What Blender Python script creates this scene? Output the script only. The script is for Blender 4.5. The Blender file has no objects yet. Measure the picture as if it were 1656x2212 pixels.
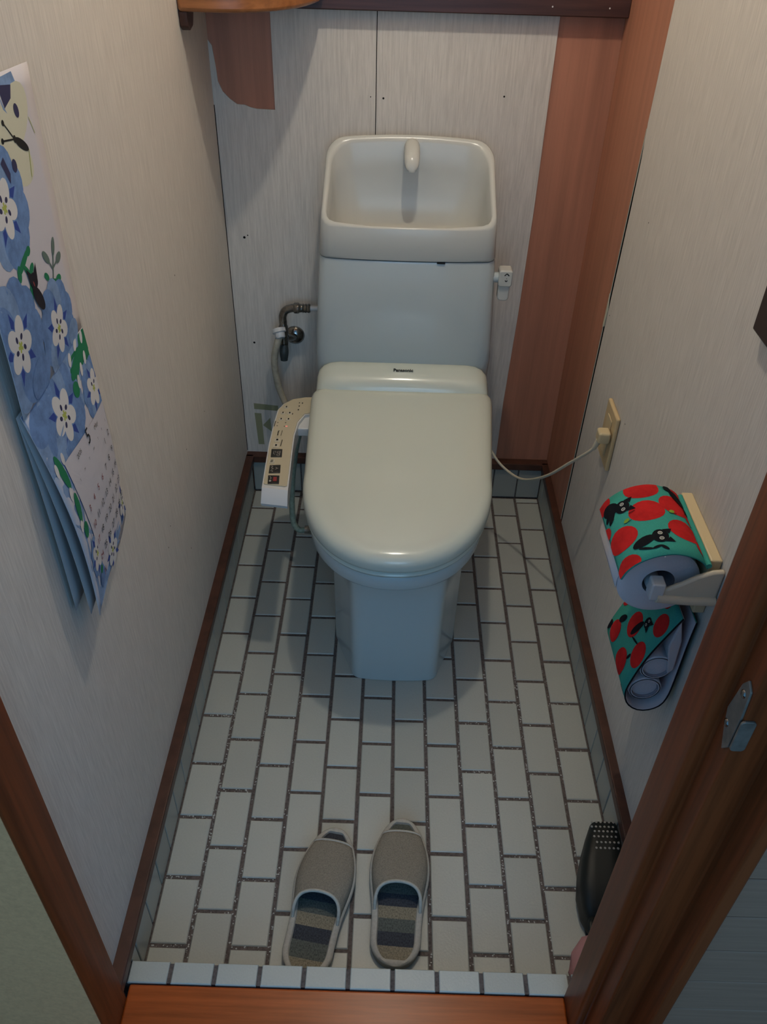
import bpy, bmesh, math, random
from mathutils import Vector, Matrix
from math import sin, cos, pi, radians, sqrt
random.seed(7)
S = bpy.context.scene
COL = S.collection

# ------------------------------------------------------------------ camera
F_PX, CAM = 1783.5, Vector((-0.03133, -0.61254, 1.42407))
YAW, PITCH, ROLL = -0.00176, 0.6753, 0.02924
fwd = Vector((sin(YAW)*cos(PITCH), cos(YAW)*cos(PITCH), -sin(PITCH)))
r0 = Vector((cos(YAW), -sin(YAW), 0)); u0 = r0.cross(fwd)
rgt = cos(ROLL)*r0 + sin(ROLL)*u0; upv = -sin(ROLL)*r0 + cos(ROLL)*u0
cd = bpy.data.cameras.new('camera'); co = bpy.data.objects.new('camera', cd); COL.objects.link(co)
cd.sensor_fit = 'HORIZONTAL'; cd.sensor_width = 36.0; cd.lens = F_PX/1656*36.0
cd.clip_start = 0.02
mw = Matrix.Identity(4)
for i in range(3):
    mw[i][0] = rgt[i]; mw[i][1] = upv[i]; mw[i][2] = -fwd[i]; mw[i][3] = CAM[i]
co.matrix_world = mw
S.camera = co
# ------------------------------------------------------------------ world, light, exposure
W = bpy.data.worlds.new('world'); S.world = W; W.use_nodes = True
bgn = W.node_tree.nodes['Background']
bgn.inputs['Color'].default_value = (0.21, 0.55, 1.0, 1)
bgn.inputs['Strength'].default_value = 0.58
vs = S.view_settings
vs.view_transform = 'Standard'; vs.look = 'None'; vs.gamma = 1.0; vs.use_curve_mapping = False
vs.exposure = 0.0
LAMP_POS, LAMP_R, LAMP_STRENGTH, LAMP_COL = (0.02, 0.615, 2.14), 0.028, 650.0, (1.0, 0.93, 0.80)
HALL_POS, HALL_W, HALL_COL = (0.15, -2.6, 1.55), 14.0, (0.40, 0.70, 1.0)
ld = bpy.data.lights.new('hall_window_daylight', 'AREA'); lo = bpy.data.objects.new('hall_window_daylight', ld); COL.objects.link(lo)
ld.shape = 'RECTANGLE'; ld.size = 1.1; ld.size_y = 1.2; ld.energy = HALL_W; ld.color = HALL_COL
lo.location = HALL_POS; lo.rotation_euler = (radians(82), 0, 0)

# ------------------------------------------------------------------ materials
MATS = {}
def mat(name, col, rough=0.5, spec=0.5, metal=0.0, vary=None, bump=None, objvary=0.0, emit=None, coat=0.0, trans=0.0):
    """col linear rgb. vary=(scale xyz, amount, detail, darker colour or None). bump=(scale xyz, strength)"""
    m = bpy.data.materials.new(name); m.use_nodes = True
    nt = m.node_tree; b = nt.nodes['Principled BSDF']; L = nt.links
    b.inputs['Base Color'].default_value = (*col, 1); b.inputs['Roughness'].default_value = rough
    b.inputs['Specular IOR Level'].default_value = spec; b.inputs['Metallic'].default_value = metal
    b.inputs['Coat Weight'].default_value = coat; b.inputs['Coat Roughness'].default_value = 0.06
    tc = nt.nodes.new('ShaderNodeTexCoord')
    src = None
    if vary:
        mp = nt.nodes.new('ShaderNodeMapping'); mp.inputs['Scale'].default_value = vary[0]
        L.new(tc.outputs['Object'], mp.inputs['Vector'])
        nz = nt.nodes.new('ShaderNodeTexNoise'); nz.inputs['Scale'].default_value = 1.0
        nz.inputs['Detail'].default_value = vary[2]; nz.inputs['Roughness'].default_value = 0.65
        L.new(mp.outputs['Vector'], nz.inputs['Vector'])
        rp = nt.nodes.new('ShaderNodeValToRGB')
        dark = vary[3] if len(vary) > 3 and vary[3] else tuple(c*(1-vary[1]) for c in col)
        lite = tuple(min(1, c*(1+vary[1]*0.35)) for c in col)
        rp.color_ramp.elements[0].position = 0.3; rp.color_ramp.elements[0].color = (*dark, 1)
        rp.color_ramp.elements[1].position = 0.62; rp.color_ramp.elements[1].color = (*lite, 1)
        L.new(nz.outputs['Fac'], rp.inputs['Fac']); src = rp.outputs['Color']
    if objvary:
        oi = nt.nodes.new('ShaderNodeObjectInfo'); mr = nt.nodes.new('ShaderNodeMapRange')
        mr.inputs['To Min'].default_value = 1-objvary; mr.inputs['To Max'].default_value = 1+objvary*0.5
        L.new(oi.outputs['Random'], mr.inputs['Value'])
        mx = nt.nodes.new('ShaderNodeMix'); mx.data_type = 'RGBA'; mx.blend_type = 'MULTIPLY'; mx.inputs['Factor'].default_value = 1
        if src: L.new(src, mx.inputs['A'])
        else: mx.inputs['A'].default_value = (*col, 1)
        L.new(mr.outputs['Result'], mx.inputs['B']); src = mx.outputs['Result']
    if src: L.new(src, b.inputs['Base Color'])
    if bump:
        mp2 = nt.nodes.new('ShaderNodeMapping'); mp2.inputs['Scale'].default_value = bump[0]
        L.new(tc.outputs['Object'], mp2.inputs['Vector'])
        n2 = nt.nodes.new('ShaderNodeTexNoise'); n2.inputs['Scale'].default_value = 1.0; n2.inputs['Detail'].default_value = 4
        L.new(mp2.outputs['Vector'], n2.inputs['Vector'])
        bp = nt.nodes.new('ShaderNodeBump'); bp.inputs['Strength'].default_value = bump[1]; bp.inputs['Distance'].default_value = 0.002
        L.new(n2.outputs['Fac'], bp.inputs['Height']); L.new(bp.outputs['Normal'], b.inputs['Normal'])
    if emit:
        b.inputs['Emission Color'].default_value = (*emit[0], 1); b.inputs['Emission Strength'].default_value = emit[1]
    MATS[name] = m
    return m

mat('wallpaper', (0.60, 0.56, 0.505), 0.62, 0.25, vary=((330, 330, 16), 0.17, 6), bump=((330, 330, 18), 0.25))
mat('brown_board', (0.42, 0.185, 0.115), 0.42, 0.35, vary=((34, 34, 1.2), 0.22, 5))
mat('floor_tile', (0.42, 0.435, 0.395), 0.38, 0.45, vary=((300, 300, 300), 0.05, 4), objvary=0.10, bump=((260, 260, 260), 0.12))
mat('skirt_tile', (0.33, 0.345, 0.315), 0.36, 0.4, objvary=0.12)
mat('grout', (0.125, 0.102, 0.092), 0.9, 0.2, vary=((240, 240, 240), 0.75, 7, (0.06, 0.048, 0.044)), bump=((300, 300, 300), 0.5))
mat('grout_white', (0.5, 0.5, 0.47), 0.9, 0.2)
mat('dark_wood', (0.070, 0.028, 0.018), 0.4, 0.4, vary=((30, 30, 30), 0.35, 5))
mat('dark_wood_x', (0.060, 0.024, 0.018), 0.38, 0.45, vary=((4, 120, 120), 0.4, 5))
mat('jamb_wood', (0.185, 0.043, 0.012), 0.42, 0.2, vary=((90, 90, 2.5), 0.4, 5))
mat('threshold_wood', (0.40, 0.085, 0.016), 0.28, 0.2, vary=((3, 70, 70), 0.4, 6))
mat('shelf_wood', (0.33, 0.125, 0.042), 0.28, 0.5, vary=((5, 90, 90), 0.3, 5))
mat('hall_plaster', (0.66, 0.33, 0.15), 0.9, 0.2, vary=((160, 160, 160), 0.12, 5))
mat('hall_board', (0.30, 0.17, 0.11), 0.6, 0.3, vary=((4, 60, 120), 0.15, 4))
mat('dark_gap', (0.01, 0.008, 0.008), 0.9, 0.1)
mat('ceramic', (0.46, 0.505, 0.50), 0.12, 0.4)
mat('ceramic_basin', (0.485, 0.49, 0.455), 0.2, 0.25)
mat('lid_plastic', (0.54, 0.575, 0.505), 0.16, 0.5)
mat('panel_white', (0.55, 0.56, 0.56), 0.3, 0.5)
mat('panel_beige', (0.46, 0.41, 0.29), 0.35, 0.45)
mat('button_dark', (0.022, 0.02, 0.016), 0.35, 0.4)
mat('button_light', (0.50, 0.46, 0.36), 0.35, 0.4)
mat('ink', (0.012, 0.012, 0.012), 0.6, 0.2)
mat('ink_soft', (0.10, 0.09, 0.07), 0.6, 0.2)
mat('ink_pale', (0.36, 0.34, 0.30), 0.6, 0.2)
mat('ink_red', (0.25, 0.04, 0.04), 0.6, 0.2)
mat('led_pink', (0.9, 0.25, 0.22), 0.4, 0.4, emit=((1.0, 0.25, 0.2), 0.5))
mat('chrome', (0.30, 0.29, 0.27), 0.18, 0.5, metal=1.0, vary=((90, 90, 90), 0.4, 4))
mat('rubber_dark', (0.03, 0.04, 0.042), 0.45, 0.4)
mat('hose_grey', (0.40, 0.37, 0.29), 0.5, 0.4, vary=((60, 60, 60), 0.25, 4))
mat('hose_green', (0.25, 0.29, 0.22), 0.45, 0.4, vary=((120, 120, 120), 0.3, 4))
mat('ivory', (0.55, 0.42, 0.23), 0.4, 0.45)
mat('ivory_holder', (0.58, 0.47, 0.28), 0.35, 0.5)
mat('cord', (0.52, 0.47, 0.36), 0.5, 0.4)
mat('paper_roll', (0.56, 0.55, 0.58), 0.95, 0.1, bump=((300, 300, 300), 0.25))
mat('core_card', (0.30, 0.29, 0.33), 0.9, 0.1)
mat('lining', (0.50, 0.48, 0.50), 0.9, 0.1)
mat('holder_plastic', (0.56, 0.50, 0.38), 0.32, 0.5)
mat('fabric_turq', (0.045, 0.30, 0.245), 0.9, 0.1, vary=((900, 900, 900), 0.15, 2))
mat('print_red', (0.46, 0.018, 0.018), 0.9, 0.1, vary=((40, 40, 40), 0.25, 3))
mat('print_black', (0.008, 0.009, 0.012), 0.9, 0.1)
mat('print_white', (0.55, 0.55, 0.5), 0.9, 0.1)
mat('print_leaf', (0.20, 0.33, 0.04), 0.9, 0.1)
mat('paper', (0.52, 0.50, 0.53), 0.75, 0.2)
mat('paper_back', (0.37, 0.36, 0.36), 0.75, 0.2)
mat('cal_blue', (0.13, 0.225, 0.43), 0.75, 0.2, vary=((60, 60, 60), 0.3, 4))
mat('cal_blue2', (0.19, 0.29, 0.47), 0.75, 0.2, vary=((60, 60, 60), 0.25, 4))
mat('cal_navy', (0.03, 0.06, 0.26), 0.75, 0.2)
mat('cal_white', (0.58, 0.57, 0.56), 0.75, 0.2)
mat('cal_dot', (0.035, 0.035, 0.085), 0.75, 0.2)
mat('cal_green', (0.015, 0.17, 0.075), 0.75, 0.2)
mat('cal_sage', (0.11, 0.155, 0.135), 0.75, 0.2)
mat('cal_lime', (0.38, 0.42, 0.10), 0.75, 0.2)
mat('cal_cream', (0.53, 0.52, 0.40), 0.75, 0.2)
mat('cal_cat', (0.012, 0.01, 0.016), 0.75, 0.2)
mat('slip_trim', (0.44, 0.42, 0.37), 0.85, 0.15, vary=((200, 200, 200), 0.12, 3))
mat('slip_sole', (0.30, 0.285, 0.25), 0.85, 0.15)
mat('slip_upper', (0.27, 0.245, 0.20), 0.95, 0.1, vary=((520, 520, 520), 0.28, 2), bump=((700, 260, 260), 0.5))
mat('ins_tan', (0.26, 0.225, 0.16), 0.95, 0.1, vary=((500, 300, 300), 0.45, 2))
mat('ins_grey', (0.115, 0.125, 0.11), 0.95, 0.1, vary=((500, 300, 300), 0.45, 2))
mat('ins_navy', (0.055, 0.06, 0.072), 0.95, 0.1, vary=((500, 300, 300), 0.45, 2))
mat('black_plastic', (0.012, 0.014, 0.012), 0.5, 0.35)
mat('pink_vinyl', (0.42, 0.21, 0.21), 0.6, 0.3)
mat('steel', (0.20, 0.17, 0.14), 0.42, 0.4, metal=0.4, vary=((40, 40, 40), 0.35, 3))
mat('mark_olive', (0.27, 0.27, 0.16), 0.8, 0.2)
mat('ceiling_white', (0.55, 0.50, 0.42), 0.9, 0.2)
mat('hall_floor', (0.10, 0.06, 0.035), 0.5, 0.3, vary=((6, 40, 40), 0.3, 4))
mat('frame_board', (0.035, 0.018, 0.013), 0.5, 0.3)

# ------------------------------------------------------------------ builders
def tag(o, label=None, cat=None, group=None, kind=None):
    if label: o['label'] = label
    if cat: o['category'] = cat
    if group: o['group'] = group
    if kind: o['kind'] = kind
    return o
def thing(name, label, cat, loc, group=None):
    o = bpy.data.objects.new(name, None); o.empty_display_size = 0.05; COL.objects.link(o); o.location = loc
    return tag(o, label, cat, group)
def link(name, me, parent=None):
    o = bpy.data.objects.new(name, me); COL.objects.link(o)
    if parent is not None:
        o.parent = parent
        o.matrix_parent_inverse = Matrix.Translation(-world_loc(parent))
    return o
def world_loc(o):
    v = Vector(o.location)
    if o.parent is not None: v = v + world_loc(o.parent) + o.matrix_parent_inverse.translation
    return v
def mesh(name, verts, faces, m, parent=None, smooth=False, bevel=0.0, seg=2, subsurf=0, solid=0.0, angle=40):
    me = bpy.data.meshes.new(name); me.from_pydata([tuple(v) for v in verts], [], faces)
    bm = bmesh.new(); bm.from_mesh(me); bmesh.ops.recalc_face_normals(bm, faces=bm.faces); bm.to_mesh(me); bm.free()
    me.materials.append(MATS[m])
    o = link(name, me, parent)
    if smooth:
        for p in me.polygons: p.use_smooth = True
        me.set_sharp_from_angle(angle=radians(angle))
    if solid:
        md = o.modifiers.new('solid', 'SOLIDIFY'); md.thickness = solid; md.offset = 0
    if bevel:
        md = o.modifiers.new('bevel', 'BEVEL'); md.width = bevel; md.segments = seg; md.limit_method = 'ANGLE'; md.angle_limit = radians(35)
        for p in me.polygons: p.use_smooth = True
        md.harden_normals = False
        me.set_sharp_from_angle(angle=radians(60))
    if subsurf:
        md = o.modifiers.new('sub', 'SUBSURF'); md.levels = subsurf; md.render_levels = subsurf
    return o
def box(name, x0, x1, y0, y1, z0, z1, m, parent=None, bevel=0.0, seg=2):
    v = [(x0,y0,z0),(x1,y0,z0),(x1,y1,z0),(x0,y1,z0),(x0,y0,z1),(x1,y0,z1),(x1,y1,z1),(x0,y1,z1)]
    f = [(0,3,2,1),(4,5,6,7),(0,1,5,4),(1,2,6,5),(2,3,7,6),(3,0,4,7)]
    return mesh(name, v, f, m, parent, bevel=bevel, seg=seg)
def prism(name, pts, axis, a, b, m, parent=None, bevel=0.0, seg=2, smooth=False):
    """pts polygon in the two other axes, extruded along axis from a to b"""
    def P(p, t):
        return {'x': (t, p[0], p[1]), 'y': (p[0], t, p[1]), 'z': (p[0], p[1], t)}[axis]
    n = len(pts); v = [P(p, a) for p in pts] + [P(p, b) for p in pts]
    f = [tuple(range(n)), tuple(range(2*n-1, n-1, -1))] + [(i, (i+1) % n, n+(i+1) % n, n+i) for i in range(n)]
    return mesh(name, v, f, m, parent, bevel=bevel, seg=seg, smooth=smooth)
def loft(name, rings, m, parent=None, cap0=True, cap1=True, smooth=True, angle=50, **k):
    n = len(rings[0]); v = [p for r in rings for p in r]; f = []
    for i in range(len(rings)-1):
        for j in range(n):
            f.append((i*n+j, i*n+(j+1) % n, (i+1)*n+(j+1) % n, (i+1)*n+j))
    if cap0: f.append(tuple(range(n)))
    if cap1: f.append(tuple(range((len(rings)-1)*n, len(rings)*n)))
    return mesh(name, v, f, m, parent, smooth=smooth, angle=angle, **k)
def catmull(pts, k=8):
    P = [Vector(p) for p in pts]; P = [2*P[0]-P[1]] + P + [2*P[-1]-P[-2]]; out = []
    for i in range(1, len(P)-2):
        a, b, c, d = P[i-1:i+3]
        for s in range(k):
            t = s/k
            out.append(0.5*((2*b)+(c-a)*t+(2*a-5*b+4*c-d)*t*t+(3*b-a-3*c+d)*t**3))
    out.append(P[-2]); return out
def tube(name, pts, r, m, parent=None, k=8, n=12, spline=True, rf=None):
    C = catmull(pts, k) if spline else [Vector(p) for p in pts]
    rings = []; prev = None
    for i, c in enumerate(C):
        t = (C[min(i+1, len(C)-1)]-C[max(i-1, 0)]).normalized()
        if prev is None:
            a = t.cross(Vector((0, 0, 1)))
            if a.length < 1e-3: a = t.cross(Vector((1, 0, 0)))
            a.normalize()
        else:
            a = (prev - t*prev.dot(t)).normalized()
        prev = a; b = t.cross(a)
        rr = rf(i/(len(C)-1)) if rf else r
        rings.append([c + a*rr*cos(2*pi*j/n) + b*rr*sin(2*pi*j/n) for j in range(n)])
    return loft(name, rings, m, parent, angle=60)
def lathe(name, c, axis, prof, m, parent=None, n=24, cap=True):
    """prof: (dist along axis, radius)"""
    ax = Vector(axis).normalized(); a = ax.cross(Vector((0, 0, 1)))
    if a.length < 1e-3: a = ax.cross(Vector((1, 0, 0)))
    a.normalize(); b = ax.cross(a); c = Vector(c)
    rings = [[c + ax*d + a*r*cos(2*pi*j/n) + b*r*sin(2*pi*j/n) for j in range(n)] for d, r in prof]
    return loft(name, rings, m, parent, cap0=cap, cap1=cap, angle=45)
def ringpoly(poly, c, n, z, corner=1):
    """sample polygon outline by polar rays round c -> ring of n 3d points; z float or f(x,y)"""
    out = []
    m = len(poly)
    for i in range(n):
        a = 2*pi*i/n; d = (cos(a), sin(a)); best = None
        for j in range(m):
            x1, y1 = poly[j][0]-c[0], poly[j][1]-c[1]; x2, y2 = poly[(j+1) % m][0]-c[0], poly[(j+1) % m][1]-c[1]
            ex, ey = x2-x1, y2-y1; den = d[0]*ey - d[1]*ex
            if abs(den) < 1e-12: continue
            t = (x1*ey-y1*ex)/den; s = (x1*d[1]-y1*d[0])/den
            if t > 0 and -1e-9 <= s <= 1+1e-9 and (best is None or t > best): best = t
        x, y = c[0]+d[0]*best, c[1]+d[1]*best
        out.append((x, y, z(x, y) if callable(z) else z))
    return out
def rrect(x0, x1, y0, y1, r, n=6):
    """rounded rectangle; r = radius or (r00,r10,r11,r01)"""
    if not isinstance(r, tuple): r = (r,)*4
    out = []
    for (cx, cy, a0, rr) in ((x0+r[0], y0+r[0], pi, r[0]), (x1-r[1], y0+r[1], 1.5*pi, r[1]), (x1-r[2], y1-r[2], 0, r[2]), (x0+r[3], y1-r[3], 0.5*pi, r[3])):
        for i in range(n+1):
            a = a0 + 0.5*pi*i/n; out.append((cx+rr*cos(a), cy+rr*sin(a)))
    return out
# flat print: star-shaped patches laid on a surface P(u,v,off)
def ell(u, v, ru, rv, rot=0.0, n=18):
    c, s = cos(rot), sin(rot)
    return ((u, v), [(u+ru*cos(2*pi*i/n)*c-rv*sin(2*pi*i/n)*s, v+ru*cos(2*pi*i/n)*s+rv*sin(2*pi*i/n)*c) for i in range(n)])
def pol(pts, c=None):
    if c is None: c = (sum(p[0] for p in pts)/len(pts), sum(p[1] for p in pts)/len(pts))
    # densify
    o = []
    for i, p in enumerate(pts):
        q = pts[(i+1) % len(pts)]
        for k in range(3): o.append((p[0]+(q[0]-p[0])*k/3, p[1]+(q[1]-p[1])*k/3))
    return (c, o)
def seg_(a, b, w):
    dx, dy = b[0]-a[0], b[1]-a[1]; l = sqrt(dx*dx+dy*dy) or 1; nx, ny = -dy/l*w/2, dx/l*w/2
    return pol([(a[0]+nx, a[1]+ny), (a[0]-nx, a[1]-ny), (b[0]-nx, b[1]-ny), (b[0]+nx, b[1]+ny)])
def decal(name, shapes, P, parent, base=0.0003, step=0.00004, clip=None):
    verts, faces, mi, names = [], [], [], []
    for li, (mname, (c, pts)) in enumerate(shapes):
        if mname not in names: names.append(mname)
        off = base + li*step; n = len(pts); st = len(verts)
        R = (0.34, 0.67, 1.0)
        def put(p):
            u, v = p
            if clip: u = min(max(u, clip[0]), clip[1]); v = min(max(v, clip[2]), clip[3])
            verts.append(P(u, v, off))
        put(c)
        for r in R:
            for p in pts: put((c[0]+(p[0]-c[0])*r, c[1]+(p[1]-c[1])*r))
        for i in range(n):
            faces.append((st, st+1+i, st+1+(i+1) % n)); mi.append(names.index(mname))
            for k in range(2):
                a = st+1+k*n; b = a+n
                faces.append((a+i, b+i, b+(i+1) % n, a+(i+1) % n)); mi.append(names.index(mname))
    me = bpy.data.meshes.new(name); me.from_pydata([tuple(v) for v in verts], [], faces)
    for nme in names: me.materials.append(MATS[nme])
    for p, k in zip(me.polygons, mi): p.material_index = k
    o = link(name, me, parent); o['kind'] = 'stuff'
    return o
def text(name, s, size, m, P, parent, u=0, v=0, rot=0.0, sx=1.0, bold=0.0, off=0.0005, align='CENTER'):
    cu = bpy.data.curves.new(name, 'FONT'); cu.body = s; cu.size = size; cu.align_x = align; cu.align_y = 'CENTER'; cu.offset = bold
    cu.resolution_u = 2
    t = bpy.data.objects.new(name, cu); COL.objects.link(t); bpy.context.view_layer.update()
    me = bpy.data.meshes.new_from_object(t); bpy.data.objects.remove(t); bpy.data.curves.remove(cu)
    c, sn = cos(rot), sin(rot)
    for vt in me.vertices:
        x, y = vt.co.x*sx, vt.co.y
        vt.co = Vector(P(u+x*c-y*sn, v+x*sn+y*c, off))
    me.name = name; me.materials.clear(); me.materials.append(MATS[m])
    return link(name, me, parent)

# ------------------------------------------------------------------ the room shell
PX, QY = 0.067, 0.1168
XL, XR, YB = -0.415, 0.412, 1.265          # wall faces
YF, CEIL = -0.30, 2.36
# floor with its tiles
floor = tag(box('floor', -0.43, 0.43, -0.06, 1.27, -0.05, -0.0026, 'grout'), kind='structure')
def tile_mesh(name, w, h, t, m, ch=0.0016):
    a, b = w/2, h/2; bm = bmesh.new()
    lo = [bm.verts.new((sx*a, sy*b, -t)) for sx, sy in ((-1,-1),(1,-1),(1,1),(-1,1))]
    mi = [bm.verts.new((sx*a, sy*b, -ch)) for sx, sy in ((-1,-1),(1,-1),(1,1),(-1,1))]
    hi = [bm.verts.new((sx*(a-ch), sy*(b-ch), 0)) for sx, sy in ((-1,-1),(1,-1),(1,1),(-1,1))]
    for i in range(4):
        j = (i+1) % 4
        bm.faces.new((lo[i], lo[j], mi[j], mi[i])); bm.faces.new((mi[i], mi[j], hi[j], hi[i]))
    bm.faces.new(hi)
    me = bpy.data.meshes.new(name); bm.to_mesh(me); bm.free(); me.materials.append(MATS[m]); return me
JN = 0.0068
full = tile_mesh('floor_tile', PX-JN, QY-JN, 0.006, 'floor_tile')
cuts = {}
y_lo, y_hi = -0.056, 1.245
for c in range(12):
    xc = (c-5.5)*PX
    j0 = -1.0 if c % 2 == 0 else -0.5
    for r in range(14):
        ya, yb = (j0+r)*QY+JN/2, (j0+r+1)*QY-JN/2
        ya, yb = max(ya, y_lo), min(yb, y_hi)
        if yb-ya < 0.006: continue
        if abs((yb-ya)-(QY-JN)) < 1e-5: me = full
        else:
            key = round(yb-ya, 4)
            if key not in cuts: cuts[key] = tile_mesh('floor_tile_cut', PX-JN, yb-ya, 0.006, 'floor_tile')
            me = cuts[key]
        o = bpy.data.objects.new('tile', me); COL.objects.link(o); o.parent = floor
        o.location = (xc+random.uniform(-.0004, .0004), (ya+yb)/2+random.uniform(-.0005, .0005), random.uniform(-.0006, .0004))
        o.rotation_euler = (random.uniform(-.004, .004), random.uniform(-.004, .004), random.uniform(-.003, .003))
# white scale specks on the grout, in clumps
sv, sf = [], []
for _ in range(1100):
    c = random.choice((1, 1, 1, 2, 2, 3, 7, 8, 9, 9, 10, 10, 11)); 
    if random.random() < 0.7:
        x = (c-6)*PX + random.uniform(-.0028, .0028); y = random.uniform(-.05, .62)
    else:
        j = random.choice([k for k in range(0, 10)])*0.5; cc = random.choice((0, 0, 1, 2, 8, 9, 10, 11))
        jj = int(j) if cc % 2 == 0 else int(j)+.5
        x = (cc-5.5)*PX + random.uniform(-.03, .03); y = jj*QY + random.uniform(-.0028, .0028)
    s = random.uniform(.0004, .0019); k = len(sv); a0 = random.uniform(0, 6)
    for i in range(5):
        sv.append((x+s*random.uniform(.6, 1.2)*cos(a0+i*1.2566), y+s*random.uniform(.6, 1.2)*sin(a0+i*1.2566), -0.0026+random.uniform(.0002, .0006)))
    sv.append((x, y, -0.0016))
    for i in range(5): sf.append((k+i, k+(i+1) % 5, k+5))
tag(mesh('grout_scale', sv, sf, 'grout_white', floor), kind='stuff')

# walls
wl = tag(box('wall_left', XL-0.10, XL, -0.125, 1.36, -0.05, CEIL, 'wallpaper'), kind='structure')
wr = tag(box('wall_right', XR+0.008, XR+0.11, -0.16, 1.36, -0.05, CEIL, 'dark_gap'), kind='structure')
wb = tag(box('wall_back', XL-0.1, XR+0.11, YB+0.003, YB+0.10, -0.05, CEIL, 'brown_board'), kind='structure')
tag(box('ceiling', XL-0.1, XR+0.1, -0.2, 1.36, CEIL, CEIL+0.06, 'ceiling_white'), kind='structure')
# right wall: brown board in the corner, loose edged wallpaper panel
def ER(z): return 0.955 + (1.24-z)*(1.009-0.955)/(1.24-0.107)
pb = [(YB+0.004, 0.10), (ER(0.10), 0.10), (ER(1.24), 1.24), (ER(1.24), CEIL), (YB+0.004, CEIL)]
prism('corner_board', pb, 'x', XR, XR+0.0012, 'brown_board', wr)
prism('board_edge', [(ER(.10), .10), (ER(.10)-.0009, .10), (ER(1.05)-.0009, 1.05), (ER(1.05), 1.05)], 'x', XR-.0003, XR+.0012, 'cal_cream', wr)
g = 0.0135
pw = [(-0.16, 0.10), (ER(0.10)-g, 0.10), (ER(0.6)-g, 0.6), (ER(0.90)-g, 0.90), (ER(1.0)-g*.75, 1.0), (ER(1.06)-.001, 1.06), (ER(1.24)-.0005, 1.24), (ER(1.24)-.0005, CEIL), (-0.16, CEIL)]
prism('panel', pw, 'x', XR, XR+0.0075, 'wallpaper', wr)
prism('paper_sliver', [(ER(.735)-.001, .735), (ER(.70)-.012, .70), (ER(.675)-.010, .665), (ER(.66)-.001, .66)], 'x', XR-0.0018, XR, 'cal_cream', wr)
# back wall: two papered panels over brown board, torn at the upper left
seam = -0.0755
pa = [(XL, 0.10), (seam-.0009, 0.10), (seam-.0009, CEIL), (-0.286, CEIL), (-0.2868, 0.9935), (-0.325, 0.9945), (-0.338, 0.997), (-0.350, 1.0015), (-0.366, 1.0025), (-0.380, 1.012), (-0.394, 1.026), (-0.402, 1.045), (-0.404, 1.075), (-0.408, 1.11), (XL, 1.12)]
prism('panel', pa, 'y', YB, YB+0.003, 'wallpaper', wb)
pc = [(seam+.0009, 0.10), (0.270, 0.10), (0.271, 0.30), (0.279, 0.55), (0.283, 0.80), (0.2835, CEIL), (seam+.0009, CEIL)]
prism('panel', pc, 'y', YB, YB+0.003, 'wallpaper', wb)
for (x, z, r) in ((-0.060, 1.022, .0022), (-0.0865, 1.024, .0012), (0.190, 1.032, .002), (-0.374, .72, .003), (-0.371, .453, .0028), (-0.366, .725, .0016)):
    lathe('nail_hole', (x, YB-0.0004, z), (0, 1, 0), [(0, r), (0.0006, r*.8)], 'dark_gap', wb, n=8)
for (y, z) in ((.78, .83), (.69, .52), (.86, .50), (.52, .47), (.49, .445), (.62, .33)):
    lathe('speck', (XL+0.0005, y, z), (1, 0, 0), [(0, .0015), (0.0004, .001)], 'ink_soft', wl, n=7)
for (y, z) in ((.83, .93), (.70, .60), (.95, .70), (.66, .45)):
    lathe('speck', (XR-0.0005, y, z), (-1, 0, 0), [(0, .0015), (0.0004, .001)], 'ink_soft', wr, n=7)
box('joint', seam-.0009, seam+.0009, YB+.0012, YB+.0029, .10, CEIL, 'dark_gap', wb)
box('joint', XL, XL+.0016, YB-.0006, YB, .125, 1.0, 'dark_gap', wb)
# faded olive mark low on the back wall
def PB(u, v, off): return (u, YB-off, v)
decal('wall_mark', [('mark_olive', pol([(-.386, .276), (-.322, .270), (-.322, .254), (-.386, .258)])),
                    ('mark_olive', pol([(-.386, .246), (-.368, .245), (-.366, .146), (-.382, .146)])),
                    ('mark_olive', pol([(-.366, .208), (-.345, .232), (-.343, .188)]))], PB, wb)
# skirting of upright tiles with a wooden strip on top
SH = 0.100
def skirt(name, strip, horiz_axis, lo, hi, start, face, sgn, zlen):
    pass
st_full = {}
def skirt_tile(parent, cx, cy, w, normal):
    key = round(w, 4)
    if key not in st_full: st_full[key] = tile_mesh('skirt_tile', w, SH-0.004, 0.006, 'skirt_tile', 0.0012)
    o = bpy.data.objects.new('tile', st_full[key]); COL.objects.link(o); o.parent = parent
    o.location = (cx, cy, SH/2+0.001)
    if normal == '+x': o.matrix_local = Matrix.Translation(o.location) @ Matrix(((0,0,1,0),(1,0,0,0),(0,1,0,0),(0,0,0,1)))
    if normal == '-x': o.matrix_local = Matrix.Translation(o.location) @ Matrix(((0,0,-1,0),(-1,0,0,0),(0,1,0,0),(0,0,0,1)))
    if normal == '-y': o.matrix_local = Matrix.Translation(o.location) @ Matrix(((1,0,0,0),(0,0,-1,0),(0,1,0,0),(0,0,0,1)))
    return o
bl = tag(box('baseboard_left', -0.43, -0.4055, -0.06, 1.27, -0.005, SH, 'grout'), kind='structure')
br = tag(box('baseboard_right', 0.4055, 0.43, -0.06, 1.27, -0.005, SH, 'grout'), kind='structure')
bb = tag(box('baseboard_back', -0.40, 0.40, 1.2525, 1.27, -0.005, SH, 'grout'), kind='structure')
JS = 0.0032
def run(parent, fixed, normal, start, lo, hi):
    k = math.floor((lo-start)/PX)-1
    while start+k*PX < hi:
        a, b = max(start+k*PX+JS/2, lo), min(start+(k+1)*PX-JS/2, hi)
        if b-a > 0.006:
            if normal in ('+x', '-x'): skirt_tile(parent, fixed, (a+b)/2, b-a, normal)
            else: skirt_tile(parent, (a+b)/2, fixed, b-a, normal)
        k += 1
run(bl, -0.4005, '+x', 0.301, -0.057, 1.245)
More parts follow.
